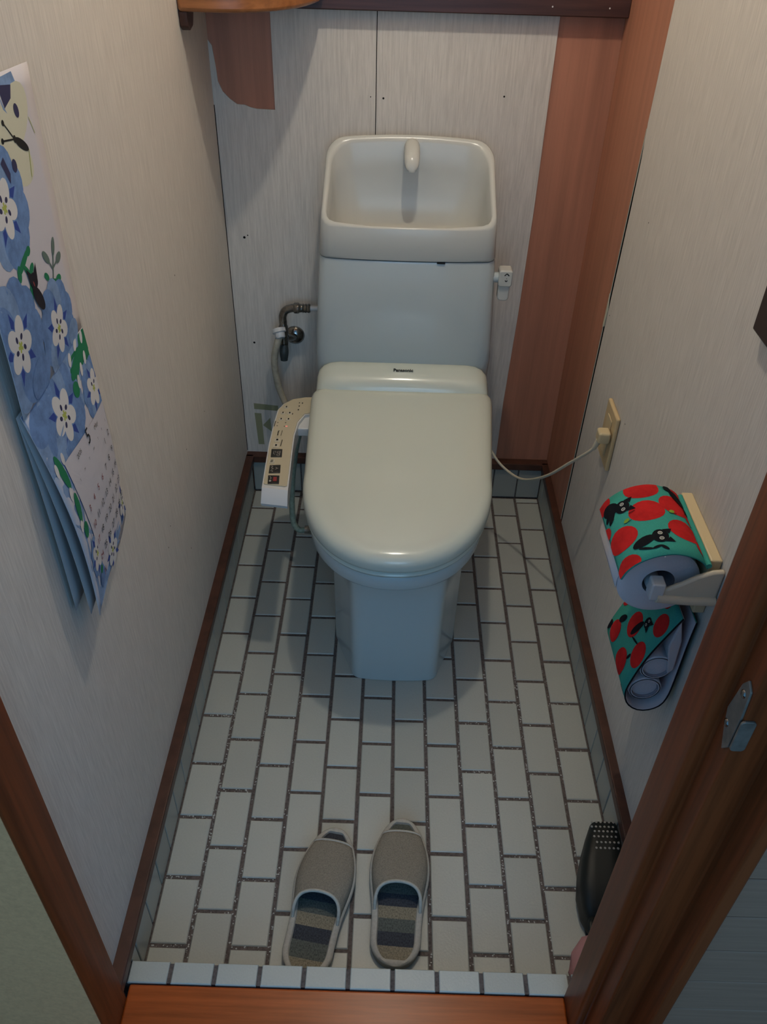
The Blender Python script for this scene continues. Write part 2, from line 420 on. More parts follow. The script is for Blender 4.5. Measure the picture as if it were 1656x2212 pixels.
run(br, 0.4005, '-x', 0.398, -0.057, 1.245)
run(bb, 1.2475, '-y', 0.001, -0.3995, 0.3995)
tag(box('trim_1', XL-0.01, -0.3945, -0.115, 1.25, SH, SH+0.021, 'dark_wood', bevel=0.002), kind='structure')
tag(box('trim_2', 0.3945, XR+0.01, -0.10, 1.25, SH, SH+0.021, 'dark_wood', bevel=0.002), kind='structure')
tag(box('trim_3', -0.415, 0.415, 1.241, YB+0.003, SH, SH+0.021, 'dark_wood', bevel=0.002), kind='structure')

# tiled kerb across the doorway
KZ = 0.080
kerb = tag(box('trim_4', -0.415, 0.40, -0.0885, -0.0605, -0.02, KZ-0.0028, 'grout'), kind='structure')
kt = tile_mesh('kerb_tile', 0.0679-0.0066, 0.030, 0.006, 'floor_tile'); kts = {}
kx = [-0.337+0.0679*(i-1) for i in range(12)]
for a0 in kx:
    a, b = max(a0+.0033, -0.399), min(a0+.0679-.0033, 0.40)
    if b-a < .006: continue
    key = round(b-a, 4)
    if key not in kts: kts[key] = tile_mesh('kerb_tile', b-a, 0.031, 0.006, 'floor_tile', .0012)
    o = bpy.data.objects.new('tile', kts[key]); COL.objects.link(o); o.parent = kerb; o.location = ((a+b)/2, -0.0742, KZ)
    # upright face tile below it, room side
    k2 = ('f', key)
    if k2 not in kts: kts[k2] = tile_mesh('kerb_face_tile', b-a, KZ-.010, 0.004, 'floor_tile', .0012)
    o = bpy.data.objects.new('tile', kts[k2]); COL.objects.link(o); o.parent = kerb
    o.matrix_local = Matrix.Translation(((a+b)/2, -0.0575, KZ/2-.002)) @ Matrix(((-1,0,0,0),(0,0,1,0),(0,1,0,0),(0,0,0,1)))

# door frame and hall
tag(box('trim_5', -0.395, 0.262, -0.34, -0.0915, 0.0, KZ-0.001, 'threshold_wood', bevel=0.003), kind='structure')   # threshold board
pj_ = [(-0.43, -0.1255), (-0.395, -0.11), (-0.395, -0.162), (-0.401, -0.170), (-0.43, -0.170)]
tag(prism('trim_6', [(-0.47, -0.110), (-0.395, -0.110), (-0.395, -0.160), (-0.4005, -0.171), (-0.47, -0.171)], 'z', 0.0, 2.10, 'jamb_wood', bevel=0.0015), kind='structure')
rj = [(0.43, -0.085), (0.2665, -0.085), (0.262, -0.0895), (0.262, -0.1395), (0.266, -0.1435), (0.275, -0.1435), (0.275, -0.1755), (0.308, -0.1755), (0.308, -0.2137), (0.324, -0.2137), (0.324, -0.190), (0.43, -0.190)]
tag(prism('trim_7', rj, 'z', 0.0, 2.10, 'jamb_wood', bevel=0.0025), kind='structure')
tag(box('trim_8', -0.47, 0.43, -0.175, -0.085, 1.98, 2.10, 'jamb_wood', bevel=0.002), kind='structure')
tag(box('wall_front', -0.52, 0.52, -0.172, -0.09, 2.10, CEIL+0.06, 'hall_plaster'), kind='structure')
tag(box('wall_hall_left', -1.4, -0.402, -0.1718, -0.13, -0.12, CEIL, 'hall_plaster'), kind='structure')
whr = tag(box('wall_hall_right', 0.33, 1.4, -0.196, -0.165, -0.12, CEIL, 'dark_gap'), kind='structure')
zb = 0.5-0.077*7
pk = None
for i in range(31):
    z0 = zb+0.077*i
    if pk is None:
        pk = box('board', 0.3245, 1.4, -0.2035, -0.1962, 0.0012, 0.0758, 'hall_board', whr, bevel=0.0012, seg=1)
        pk.location.z = z0
    else:
        o = pk.copy(); COL.objects.link(o); o.location.z = z0
tag(box('floor_hall', -1.4, 1.4, -2.9, -0.17, -0.14, -0.02, 'hall_floor'), kind='structure')
# dark rail at the back and its nails
rail = tag(box('trim_9', XL, XR, 1.2405, YB+0.001, 1.181, 1.219, 'dark_wood_x', bevel=0.002), kind='structure')
for x in (0.262, 0.372): lathe('nail', (x, 1.2405, 1.197), (0, -1, 0), [(0, .0016), (.0006, .0014)], 'cal_white', rail, n=8)

# ------------------------------------------------------------------ ceiling lamp
def lamp():
    t = thing('ceiling_lamp', 'small bare warm bulb hanging from the ceiling above the toilet', 'lamp', (LAMP_POS[0], LAMP_POS[1], CEIL))
    lathe('canopy', (LAMP_POS[0], LAMP_POS[1], CEIL), (0, 0, -1), [(0, .05), (.02, .05), (.028, .03), (.03, .012), (CEIL-LAMP_POS[2]-LAMP_R+.006, .012)], 'ceiling_white', t)
    m = bpy.data.materials.new('lamp_glow'); m.use_nodes = True; nt = m.node_tree; nt.nodes.clear()
    e = nt.nodes.new('ShaderNodeEmission'); e.inputs['Color'].default_value = (*LAMP_COL, 1); e.inputs['Strength'].default_value = LAMP_STRENGTH
    ou = nt.nodes.new('ShaderNodeOutputMaterial'); nt.links.new(e.outputs[0], ou.inputs[0]); MATS['lamp_glow'] = m
    prof = [(-LAMP_R*cos(pi*i/14), max(.0005, LAMP_R*sin(pi*i/14))) for i in range(15)]
    gl = lathe('globe', LAMP_POS, (0, 0, 1), prof, 'lamp_glow', t, n=28)
lamp()

# ------------------------------------------------------------------ toilet
T = thing('toilet', 'pale grey ceramic toilet with closed cream bidet lid and hand-wash basin tank', 'toilet', (0, 0.82, 0))
def skew(y): return -0.012*(1.02-y)/0.535
def dshape(yf, yr, wf, wr, ym, rc=0.02, n=40, ex=2.15):
    """D outline: rear corners at yr (half width wr), widest front section wf at ym, nose at yf"""
    R = []
    pts = [(wr-rc, yr), (wr-rc*.3, yr-rc*.3), (wr, yr-rc)]
    for i in range(6):
        t = (i+1)/6; y = yr-rc+(ym-(yr-rc))*t; R.append((wr+(wf-wr)*t, y))
    R = pts + R
    for i in range(1, n+1):
        a = 0.5*pi*i/n
        R.append((wf*abs(cos(a))**(2/ex), ym-(ym-yf)*abs(sin(a))**(2/ex)))
    Lf = [(-x, y) for x, y in reversed(R[:-1])]
    P = R + Lf
    return [(x+skew(y), y) for x, y in P]
N = 200
CC = (0.0, 0.78)
def zt(z0, z1): return lambda x, y: z0+(z1-z0)*(y-0.485)/(1.02-0.485)
# bowl and pedestal, one casting
pedh = [(0.0, .573), (.045, .5745), (.072, .577), (.083, .580), (.090, .586), (.0945, .595), (.0985, .606), (.118, .655), (.135, .70), (.142, .78), (.142, 1.10)]
ped = pedh + [(-x, y) for x, y in reversed(pedh[1:])]
ped2 = [(x*1.03, .80+(y-.80)*1.0) for x, y in ped]
dr = dshape(.492, 1.06, .176, .165, .72)
def lerp_ring(a, b, t, z): return [(p[0]+(q[0]-p[0])*t, p[1]+(q[1]-p[1])*t, z) for p, q in zip(a, b)]
pr, pr2, drr = ringpoly(ped, CC, N, 0), ringpoly(ped2, CC, N, 0), ringpoly(dr, CC, N, 0)
rings = [lerp_ring(pr, pr, 0, 0.0005), lerp_ring(pr, pr, 0, 0.015), lerp_ring(pr, pr2, .3, .12), lerp_ring(pr, pr2, .8, .24), lerp_ring(pr2, drr, .05, .285),
         lerp_ring(pr2, drr, .25, .312), lerp_ring(pr2, drr, .62, .334), lerp_ring(pr2, drr, .92, .348), lerp_ring(pr2, drr, 1.0, .356), lerp_ring(pr2, drr, 1.0, .378),
         lerp_ring(pr2, [(p[0]*.97, .78+(p[1]-.78)*.98) for p in drr], 1.0, .386)]
loft('bowl', rings, 'ceramic', T, angle=50)
# seat and lid
dl = dshape(.485, 1.025, .190, .205, .735)
def inset(poly, d): return [(x*(1-d/.2), .76+(y-.76)*(1-d/.265)) for x, y in poly]
def lidring(d, z0, z1): return ringpoly(inset(dl, d), CC, N, zt(z0, z1))
loft('seat', [lidring(.012, .384, .40), lidring(.006, .386, .403), lidring(.003, .392, .412), lidring(.006, .3985, .420), lidring(.012, .400, .4215)], 'lid_plastic', T)
lid = loft('lid', [lidring(.006, .4015, .4235), lidring(.001, .4035, .4255), lidring(0, .408, .431), lidring(.0, .418, .452), lidring(.0025, .4255, .464), lidring(.008, .4315, .4725), lidring(.018, .4355, .4785), lidring(.035, .4385, .4825), lidring(.07, .441, .4855), lidring(.12, .4425, .487), lidring(.165, .443, .4875)], 'lid_plastic', T, angle=80)
# bidet unit behind the lid
prof = [(1.100, .392), (1.100, .470), (1.094, .492), (1.082, .507), (1.066, .5135), (1.048, .511), (1.030, .505), (1.016, .498), (1.002, .480), (1.000, .392)]
secs = []
for x, dz, dy in ((-.1965, .055, .02), (-.195, .036, .014), (-.190, .019, .008), (-.180, .009, .004), (-.165, .003, .001), (-.145, 0, 0), (0, -.002, 0), (.145, 0, 0), (.165, .003, .001), (.180, .009, .004), (.190, .019, .008), (.195, .036, .014), (.1965, .055, .02)):
    secs.append([(x, y-(dy if y > 1.05 else -dy*.3), max(z-dz*(1 if z > .45 else 0), .392)) for y, z in prof])
unit = loft('bidet_unit', secs, 'lid_plastic', T, angle=60)
def PU(u, v, off):     # sloping top of the unit
    y = 1.030+v*0.95; z = .507+v*0.33
    return (u, y-off*.3, z+off)
text('lettering', 'Panasonic', .0115, 'ink', PU, unit, u=0.001, v=0.010, sx=.98, bold=.0004, off=.0012)
# tank
def tank_ring(hw, yf, z, crown=.010, rb=.03, rf=.022):
    P = rrect(-hw, hw, yf, 1.248, (rf, rf, rb, rb))
    P = [(x, y - crown*(1-(x/hw)**2) if y < yf+.015 else y) for x, y in P]
    # densify front
    Q = []
    for i, p in enumerate(P):
        q = P[(i+1) % len(P)]; Q.append(p)
        if abs(q[0]-p[0]) > .1 and p[1] < 1.12:
            for k in range(1, 12):
                x = p[0]+(q[0]-p[0])*k/12; Q.append((x, yf-crown*(1-(x/hw)**2)))
    return ringpoly(Q, (0, 1.15), 96, z)
loft('tank', [tank_ring(.176, 1.105, .392), tank_ring(.188, 1.094, .42), tank_ring(.198, 1.082, .47), tank_ring(.1995, 1.074, .52), tank_ring(.198, 1.070, .545), tank_ring(.1955, 1.068, .60), tank_ring(.1855, 1.065, .7515), tank_ring(.1845, 1.0665, .7558), tank_ring(.170, 1.08, .7562)], 'ceramic', T, angle=55)
box('seam_notch', .062, .079, 1.0548, 1.0605, .7542, .7585, 'ink', T)
box('tank_gasket', -.165, .165, 1.09, 1.235, .7560, .7582, 'rubber_dark', T)
# basin lid of the tank: front low, back high
def hz(y): return .829 + max(0, (y-1.058))*(.952-.829)/(1.222-1.058)
def bas(hwf, hwb, yf, yb, crown, rf, rb, zf):
    P = rrect(-1, 1, yf, yb, .0001, n=1)
    P = []
    for (x, y) in rrect(-hwf, hwf, yf, yb, (rf, rf, rb, rb), n=8): P.append((x, y))
    Q = []
    for i, p in enumerate(P):
        q = P[(i+1) % len(P)]; Q.append(p); d = max(abs(q[0]-p[0]), abs(q[1]-p[1]))
        if d > .05:
            for k in range(1, 14): Q.append((p[0]+(q[0]-p[0])*k/14, p[1]+(q[1]-p[1])*k/14))
    R = []
    for x, y in Q:
        t = (y-yf)/(yb-yf); s = 1+(hwb/hwf-1)*t
        yy = y-crown*(1-(x/hwf)**2)*(1-t) + .010*(1-(x/hwf)**2)*t
        R.append((x*s, yy))
    return ringpoly(R, (0, 1.145), 128, zf)
lz = lambda d: (lambda x, y: hz(y)-d)
basin = loft('basin', [bas(.172, .170, 1.075, 1.23, .008, .02, .03, .758), bas(.1835, .180, 1.064, 1.240, .010, .02, .03, .759), bas(.185, .182, 1.063, 1.241, .010, .02, .03, .763),
    bas(.1805, .1745, 1.060, 1.226, .010, .02, .035, lz(.004)), bas(.1785, .172, 1.062, 1.224, .010, .02, .035, lz(.0008)),
    bas(.1755, .168, 1.0645, 1.221, .010, .02, .036, lz(0)), bas(.172, .163, 1.0665, 1.217, .010, .02, .036, lz(.0008)), bas(.1695, .160, 1.068, 1.214, .010, .02, .036, lz(.006)),
    bas(.1670, .1565, 1.070, 1.2105, .010, .02, .038, lambda x, y: min(hz(y)-.02, .815+max(0, y-1.09)*.62)),
    bas(.1625, .150, 1.075, 1.204, .009, .022, .04, lambda x, y: .790+max(0, y-1.12)*.55),
    bas(.155, .141, 1.083, 1.192, .008, .025, .04, lambda x, y: .772+max(0, y-1.13)*.25), bas(.135, .12, 1.10, 1.17, .006, .025, .03, .762), bas(.08, .07, 1.12, 1.15, .002, .012, .012, .760)], 'ceramic_basin', T, angle=70)
sp = thing  # spout
spx = 0.003
secs = []
for (y, z, hw, ht) in ((1.222, .936, .0160, .020), (1.215, .9395, .0168, .018), (1.200, .940, .0168, .0165), (1.183, .937, .0166, .0155), (1.168, .931, .0163, .015), (1.157, .9245, .0152, .0142), (1.150, .919, .0115, .011), (1.1475, .916, .005, .005)):
    secs.append([(spx+hw*cos(2*pi*i/20)*(1 if abs(cos(2*pi*i/20)) < .7 else .98), y+.25*ht*sin(2*pi*i/20), z+ht*sin(2*pi*i/20)) for i in range(20)])
loft('spout', secs, 'ceramic_basin', basin, angle=70)
# flush lever on the tank's right side
lev = prism('flush_lever', rrect(.197, .2265, .698, .7345, .006), 'y', 1.078, 1.110, 'ceramic_basin', T, bevel=.003)
prism('lever_handle', rrect(.1985, .2235, .664, .7, (.009, .009, .003, .003)), 'y', 1.083, 1.104, 'ceramic_basin', lev, bevel=.003)
lathe('lever_axle', (.186, 1.095, .713), (1, 0, 0), [(0, .011), (.014, .011)], 'ceramic', lev)
def PL(u, v, off): return (u, 1.078-off, v)
decal('arrow_print', [('ink', seg_((.2085, .7235), (.2135, .7285), .0022)), ('ink', seg_((.2185, .7235), (.2135, .7285), .0022)), ('ink_soft', ell(.2135, .7175, .0009, .0009)),
                      ('ink', seg_((.2105, .7135), (.2130, .7105), .0020)), ('ink', seg_((.2155, .7135), (.2130, .7105), .0020))], PL, lev)
# side control panel
top = [(-.200, 1.040), (-.222, 1.038), (-.250, 1.028), (-.269, 1.006), (-.279, .98), (-.2815, .912), (-.2815, .84), (-.279, .764), (-.276, .690), (-.2235, .683), (-.2255, .742), (-.2285, .808), (-.2305, .878), (-.227, .93), (-.216, .962), (-.200, .968)]
def cp_ring(d, z, fz=None):
    cx, cy = -.25, .86
    out = []
    for x, y in top:
        dx = x + (d if x < cx else -d)*(-1)
        out.append((dx, y - (d if y < .7 else 0)*1.0, z))
    return out
PZ = .435
cpn = loft('control_panel', [[(x, y + (.012 if y < .70 else 0), .398) for x, y in top], [(x, y-(.018 if y < .70 else 0), .402) for x, y in top], [(x-(.001 if x < -.25 else 0), y-(.021 if y < .70 else 0), .410) for x, y in top], [(x, y-(.012 if y < .70 else 0), .424) for x, y in top], [(x, y, PZ-.001) for x, y in top]], 'panel_white', T, angle=35)
it = [(-.200, 1.037), (-.222, 1.0355), (-.249, 1.0255), (-.267, 1.004), (-.2765, .979), (-.279, .912), (-.279, .84), (-.2765, .764), (-.2738, .701), (-.271, .699), (-.230, .693), (-.2265, .696), (-.228, .742), (-.231, .808), (-.233, .878), (-.2295, .932), (-.217, .965), (-.200, .971)]
prism('face_plate', it, 'z', PZ-.001, PZ+.0012, 'panel_beige', cpn, bevel=.0006)
def PP(u, v, off): return (u, v, PZ+.0012+off)
for q in ([(-.273, .82), (-.250, .821), (-.248, .792), (-.271, .791)], [(-.269, .762), (-.247, .764), (-.245, .736), (-.268, .734)], [(-.268, .727), (-.245, .727), (-.243, .699), (-.2655, .6985)]):
    prism('button', q, 'z', PZ+.0010, PZ+.0026, 'button_dark', cpn, bevel=.0012)
for (x, y) in ((-.261, .989), (-.266, .964), (-.251, .964), (-.267, .938), (-.251, .938)):
    lathe('button', (x, y, PZ+.001), (0, 0, 1), [(0, .0056), (.0010, .0056), (.0016, .0048)], 'button_light', cpn, n=16)
for (x, y, w, h) in ((-.265, .855, .006, .0075), (-.265, .834, .006, .0075), (-.2665, .776, .0055, .0065)):
    prism('button', rrect(x-w, x+w, y-h, y+h, .002, 3), 'z', PZ+.001, PZ+.0020, 'button_light', cpn)
sh = []
for (x, y) in ((-.261, .989), (-.266, .964), (-.251, .964), (-.267, .938), (-.251, .938)):
    sh += [('ink', pol([(x-.0006, y-.0032), (x+.0022, y-.0032), (x+.0022, y+.0032), (x-.0006, y+.0032)]))]
for (x, y) in ((-.265, .855), (-.265, .834)): sh.append(('ink', pol([(x-.002, y-.0028), (x+.002, y-.0028), (x+.002, y+.0028), (x-.002, y+.0028)])))
for k in (-.003, 0, .003): sh.append(('ink_soft', seg_((-.2695, .776+k), (-.264, .7765+k), .0011)))
decal('button_print', sh, PP, cpn, base=.0018)
sh = []
for (x, y) in ((-.272, .924), (-.272, .911), (-.255, .924), (-.256, .910)): sh.append(('ink', pol([(x-.0013, y-.0011), (x+.0013, y-.0011), (x+.0013, y+.0011), (x-.0013, y+.0011)])))
sh += [('led_pink', ell(-.2515, .910, .0023, .0023)), ('ink_soft', seg_((-.2775, .930), (-.2785, .908), .0022)), ('ink_soft', seg_((-.2545, .857), (-.2555, .832), .0022)), ('ink_soft', seg_((-.2585, .893), (-.2595, .872), .0014)),
       ('ink', ell(-.233, 1.009, .0012, .0022)), ('ink', ell(-.232, .995, .0014, .0026)), ('ink', ell(-.2325, .979, .0014, .0026)), ('ink', ell(-.226, 1.008, .0013, .003)), ('ink', ell(-.2435, .961, .001, .0035))]
decal('panel_print', sh, PP, cpn)
text('lettering', 'Panasonic', .0042, 'ink', PP, cpn, u=-.2662, v=.8825, rot=-pi/2-.0, sx=1.15, bold=.0002, off=.0005)
# glyphs on the dark keys
sh = []
def curve(pts, w, m='ink_pale'):
    for a, b in zip(pts[:-1], pts[1:]): sh.append((m, seg_(a, b, w)))
curve([(-.2665, .812), (-.2665, .802), (-.263, .800)], .0009); curve([(-.2635, .812), (-.262, .806)], .0009)
for yy in (.811, .8015): sh.append(('ink_pale', ell(-.2562, yy-.003, .0036, .0036))); sh.append(('button_dark', ell(-.2562, yy-.003, .0026, .0026)))
curve([(-.2535, .813), (-.2535, .796)], .0009)
curve([(-.2655, .759), (-.262, .757), (-.2645, .752), (-.260, .749), (-.264, .745)], .0010); curve([(-.2655, .741), (-.261, .741), (-.261, .738)], .0012)
curve([(-.256, .754), (-.2525, .750), (-.2555, .746)], .0009); curve([(-.2525, .750), (-.250, .750)], .0009)
curve([(-.2635, .722), (-.2605, .716), (-.262, .712)], .0010); sh.append(('ink_pale', ell(-.2615, .7065, .0022, .0030))); sh.append(('ink_red', pol([(-.2565, .720), (-.2495, .720), (-.2485, .706), (-.2555, .706)])))
decal('key_print', sh, PP, cpn, base=.0016)
# inner arm between panel and seat
loft('panel_arm', [[(-.232, .92, .405), (-.205, .92, .405), (-.205, .92, .425), (-.228, .92, .425)], [(-.232, 1.03, .40), (-.195, 1.03, .40), (-.195, 1.03, .43), (-.228, 1.03, .43)]], 'panel_white', cpn, bevel=.002)
# small green hose below the unit
tube('drain_hose', [(-.225, .985, .405), (-.240, .965, .345), (-.2515, .955, .26), (-.2555, .95, .18), (-.253, .945, .135), (-.240, .94, .117), (-.222, .94, .118)], .0072, 'hose_green', T, k=8)
lathe('hose_fitting', (-.226, .94, .118), (1, 0, 0), [(0, .010), (.012, .0105), (.018, .013), (.034, .013), (.038, .010), (.095, .010)], 'chrome', T, n=16)

# ------------------------------------------------------------------ stop valve and supply hose
V = thing('stop_valve', 'chrome water stop valve with bent pipe on the back wall left of the tank', 'valve', (-.27, YB, .475))
lathe('wall_flange', (-.268, YB+.001, .477), (0, -1, 0), [(0, .0245), (.003, .024), (.008, .020), (.013, .013), (.015, .006)], 'chrome', V)
tube('valve_body', [(-.268, YB-.008, .477), (-.275, 1.242, .482), (-.286, 1.222, .493)], .0095, 'chrome', V)
lathe('valve_column', (-.2895, 1.220, .470), (0, 0, 1), [(0, .0095), (.012, .0105), (.03, .0105), (.034, .0115), (.052, .0115), (.055, .0095), (.066, .0095)], 'chrome', V, n=18)
tube('elbow_pipe', [(-.2895, 1.220, .530), (-.2895, 1.220, .548), (-.282, 1.220, .563), (-.266, 1.219, .570), (-.250, 1.218, .5705)], .0098, 'chrome', V, k=8)
lathe('coupling_nut', (-.262, 1.2185, .5705), (1, 0, 0), [(0, .0112), (.002, .0128), (.012, .0128), (.014, .0105), (.020, .0095), (.022, .0112), (.025, .0095), (.029, .0112), (.032, .0095), (.036, .0112), (.040, .0092)], 'chrome', V, n=16)
lathe('white_nipple', (-.222, 1.218, .571), (1, 0, 0), [(0, .0065), (.030, .0065)], 'panel_white', V, n=14)
tube('valve_handle', [(-.2895, 1.216, .474), (-.290, 1.210, .457), (-.2905, 1.208, .437)], .0105, 'rubber_dark', V, rf=lambda t: .0092+.0022*sin(pi*min(1, t*1.1)))
lathe('union_ring', (-.2985, 1.206, .516), (0.25, -.55, -.75), [(-.006, .0135), (-.005, .0165), (.004, .0165), (.005, .0125), (.016, .0118), (.018, .0100)], 'panel_white', V, n=20)
tube('supply_hose', [(-.2965, 1.199, .505), (-.303, 1.196, .488), (-.3135, 1.198, .440), (-.3095, 1.200, .378), (-.296, 1.198, .330), (-.272, 1.18, .285), (-.24, 1.15, .30), (-.21, 1.12, .37)], .0082, 'hose_grey', V)

# ------------------------------------------------------------------ power outlet, plug and cord
O = thing('power_outlet', 'ivory wall outlet plate on the right wall near the toilet', 'outlet', (XR, .77, .53))
op = prism('cover_plate', rrect(.728, .810, .470, .592, .004), 'x', XR-.0085, XR-.0002, 'ivory', O, bevel=.003)
prism('socket_insert', rrect(.752, .786, .490, .572, .003), 'x', XR-.0105, XR-.0085, 'ivory_holder', O, bevel=.001)
C = tube('power_cord', [(XR-.034, .749, .512), (XR-.042, .760, .492), (.352, .80, .440), (.322, .87, .352), (.290, .95, .283), (.258, 1.00, .272), (.228, 1.03, .292), (.196, 1.05, .345)], .0032, 'cord', T, n=8)
prism('plug', rrect(.731, .757, .532, .557, .005), 'x', XR-.034, XR-.0105, 'ivory_holder', C, bevel=.004)
lathe('strain_relief', (XR-.029, .744, .534), (-.22, .22, -1), [(0, .0062), (.004, .0054), (.007, .006), (.011, .005), (.014, .0056), (.018, .0045), (.021, .005), (.026, .0036)], 'cord', C, n=12)

# ------------------------------------------------------------------ paper holder
RX, RZ, RR = .338, .667, .0545
H = thing('paper_holder', 'ivory plastic toilet paper holder screwed to the right wall', 'paper holder', (XR, .265, .66))
prism('back_plate', [(.196, .615), (.344, .615), (.344, .7115), (.196, .7115)], 'x', XR-.0165, XR-.0002, 'ivory_holder', H, bevel=.002)
arm = [(XR-.001, .708), (.395, .706), (.377, .697), (.360, .684), (.345, .675), (.331, .672), (.331, .652), (.35, .650), (XR-.001, .648)]
for (ya, yb_) in ((.178, .186), (.3265, .3345)):
    a = prism('arm', arm, 'y', ya, yb_, 'holder_plastic', H, bevel=.003)
tube('arm_rib', [(XR-.002, .1795, .6555), (.37, .1795, .656), (.332, .1795, .659)], .0075, 'holder_plastic', H, n=12)
lathe('spindle', (RX-.005, .178, RZ-.006), (0, 1, 0), [(0, .009), (.02, .0095), (.03, .0105), (.130, .0105), (.150, .009)], 'cal_white', H, n=20)
prism('spindle_tab', rrect(.322, .340, .655, .684, .003), 'y', .176, .196, 'panel_white', H, bevel=.002)
# toilet roll on the spindle
RO = thing('toilet_roll', 'white toilet roll hanging in the holder under the printed cover', 'toilet roll', (RX, .257, RZ-RR))
def roll(parent, c, ya, yb_, ro, ri):
    ax = []
    for y, r in ((ya, ri), (ya, ri+.003), (ya, ri+(ro-ri)*.6), (ya, ro-.003), (ya+.002, ro), (yb_-.002, ro), (yb_, ro-.003), (yb_, ri)):
        ax.append([(c[0]+r*cos(2*pi*i/40), y, c[1]+r*sin(2*pi*i/40)) for i in range(40)])
    return loft('paper', ax, 'paper_roll', parent, cap0=False, cap1=False, angle=40)
roll(RO, (RX, RZ), .2, .314, RR, .0215)
lathe('core', (RX, .2005, RZ), (0, 1, 0), [(0, .0213), (.113, .0213)], 'core_card', RO, n=32, cap=False)
tube_sheet = [(RX-RR*cos(a), RZ+RR*sin(a)) for a in [0.9-0.15*i for i in range(8)]]
sheet = [(x-.0012, z) for x, z in tube_sheet] + [(RX-RR-.0008, RZ-.012)]
sv = []; sf = []
for i, (x, z) in enumerate(sheet): sv += [(x, .2005, z), (x, .3135, z)]
for i in range(len(sheet)-1): sf.append((2*i, 2*i+1, 2*i+3, 2*i+2))
mesh('loose_sheet', sv, sf, 'paper_roll', RO, smooth=True, solid=.0006)
# printed fabric cover (arched) and hanging pouch
arc = catmull([(.3905, 0, .7065), (.383, 0, .7165), (.368, 0, .7255), (.345, 0, .7305), (.322, 0, .7265), (.302, 0, .7155), (.288, 0, .700), (.2815, 0, .683)], 4)
al = [0]
for a, b in zip(arc[:-1], arc[1:]): al.append(al[-1]+(b-a).length)
def arc_at(s):
    s = min(max(s, 0), 1); t = (1-s)*al[-1]      # s=0 free front edge, s=1 at the wall
    for i in range(len(al)-1):
        if t <= al[i+1] or i == len(al)-2:
            f = (t-al[i])/(al[i+1]-al[i]); p = arc[i].lerp(arc[i+1], f); d = (arc[i+1]-arc[i]).normalized(); break
    n = Vector((d.z, 0, -d.x))
    if n.z < 0 and abs(n.z) > .2: n = -n
    if abs(n.z) <= .2 and n.x > 0: n = -n
    return p, n
CY0, CY1 = .186, .334
def PC(s, t, off):
    p, n = arc_at(s); y = CY0+(CY1-CY0)*t
    q = p + n*off; return (q.x, y, q.z)
K = thing('holder_cover', 'turquoise cloth cover with red apples and black cats arched over the toilet roll', 'cloth cover', (.345, .26, .69))
cv, cf = [], []
ns, nt_ = 28, 6
for i in range(ns+1):
    for j in range(nt_+1): cv.append(PC(i/ns, j/nt_, -.001))
for i in range(ns):
    for j in range(nt_): a = i*(nt_+1)+j; cf.append((a, a+1, a+nt_+2, a+nt_+1))
mesh('cloth', cv, cf, 'fabric_turq', K, smooth=True, solid=.0022)
tube('hem', [PC(.975, 0.0, .0022), PC(.975, .3, .0027), PC(.975, .6, .0022), PC(.975, 1.0, .0027)], .0040, 'fabric_turq', K, n=10)
lathe('support_wire', PC(.5, -.01, -.0035), (0, 1, 0), [(0, .001), (.15, .001)], 'panel_white', K, n=6)
def apple(u, v, r, ru=1.0):
    n = 20; pts = []
    for i in range(n):
        a = 2*pi*i/n; k = 1+.05*cos(2*a)
        pts.append((u+r*k*cos(a)*ru, v+r*k*sin(a)*.95))
    return ((u, v), pts)
def cat(u, v, s, body=None, flip=1):
    """head at u,v looking out; ears toward +u ; body polyline"""
    o = []
    if body:
        for (a, b, w) in body: o.append(('print_black', ell((a[0]+b[0])/2, (a[1]+b[1])/2, sqrt((b[0]-a[0])**2+(b[1]-a[1])**2)/2+w*.4, w, math.atan2(b[1]-a[1], b[0]-a[0]))))
    o.append(('print_black', ell(u, v, s*.85, s)))
    for k in (-1, 1):
        o.append(('print_black', pol([(u+s*.35, v+k*s*.95), (u+s*.95, v+k*s*.25), (u+s*1.35, v+k*s*1.05)])))
    for k in (-1, 1):
        o.append(('print_white', ell(u+s*.05, v+k*s*.42, s*.24, s*.25))); o.append(('print_black', ell(u+s*.05, v+k*s*.42, s*.15, s*.16)))
        o.append(('print_white', ell(u+s*.05, v+k*s*.42, s*.07, s*.08)))
    return o
A = al[-1]; Wd = CY1-CY0       # cover sizes in metres: s scaled by A, t by Wd
def cov(shapes): return [(m, ((c[0]/A, c[1]/Wd), [(p[0]/A, p[1]/Wd) for p in pts])) for m, (c, pts) in shapes]
sh = []
for (s, t, r, ru) in ((.50, .95, .0215, 1), (.48, .62, .0215, 1), (.80, .72, .0215, 1), (.80, .36, .0215, 1), (.16, .38, .0215, 1), (.14, .03, .018, 1), (.03, .97, .017, 1), (.985, .60, .015, .8), (.985, .20, .015, .8), (.0, .60, .011, .8), (.92, 1.0, .012, 1)):
    sh.append(('print_red', apple(s*A, t*Wd, r*1.1, ru)))
sh += cat(.27*A, .77*Wd, .0125, [((.20*A, .80*Wd), (.07*A, .86*Wd), .012), ((.13*A, .80*Wd), (.05*A, .72*Wd), .0045), ((.17*A, .78*Wd), (.09*A, .66*Wd), .0045)])
sh += cat(.52*A, .245*Wd, .0125, [((.45*A, .25*Wd), (.27*A, .19*Wd), .008), ((.30*A, .15*Wd), (.42*A, .10*Wd), .0022), ((.42*A, .10*Wd), (.50*A, .12*Wd), .0022), ((.50*A, .12*Wd), (.55*A, .06*Wd), .0024)])
sh += [('print_black', ell(.86*A, .86*Wd, .017, .0075, -1.0)), ('print_black', ell(.93*A, .70*Wd, .009, .003, -1.3)), ('print_black', ell(.77*A, .97*Wd, .006, .005, 0))]
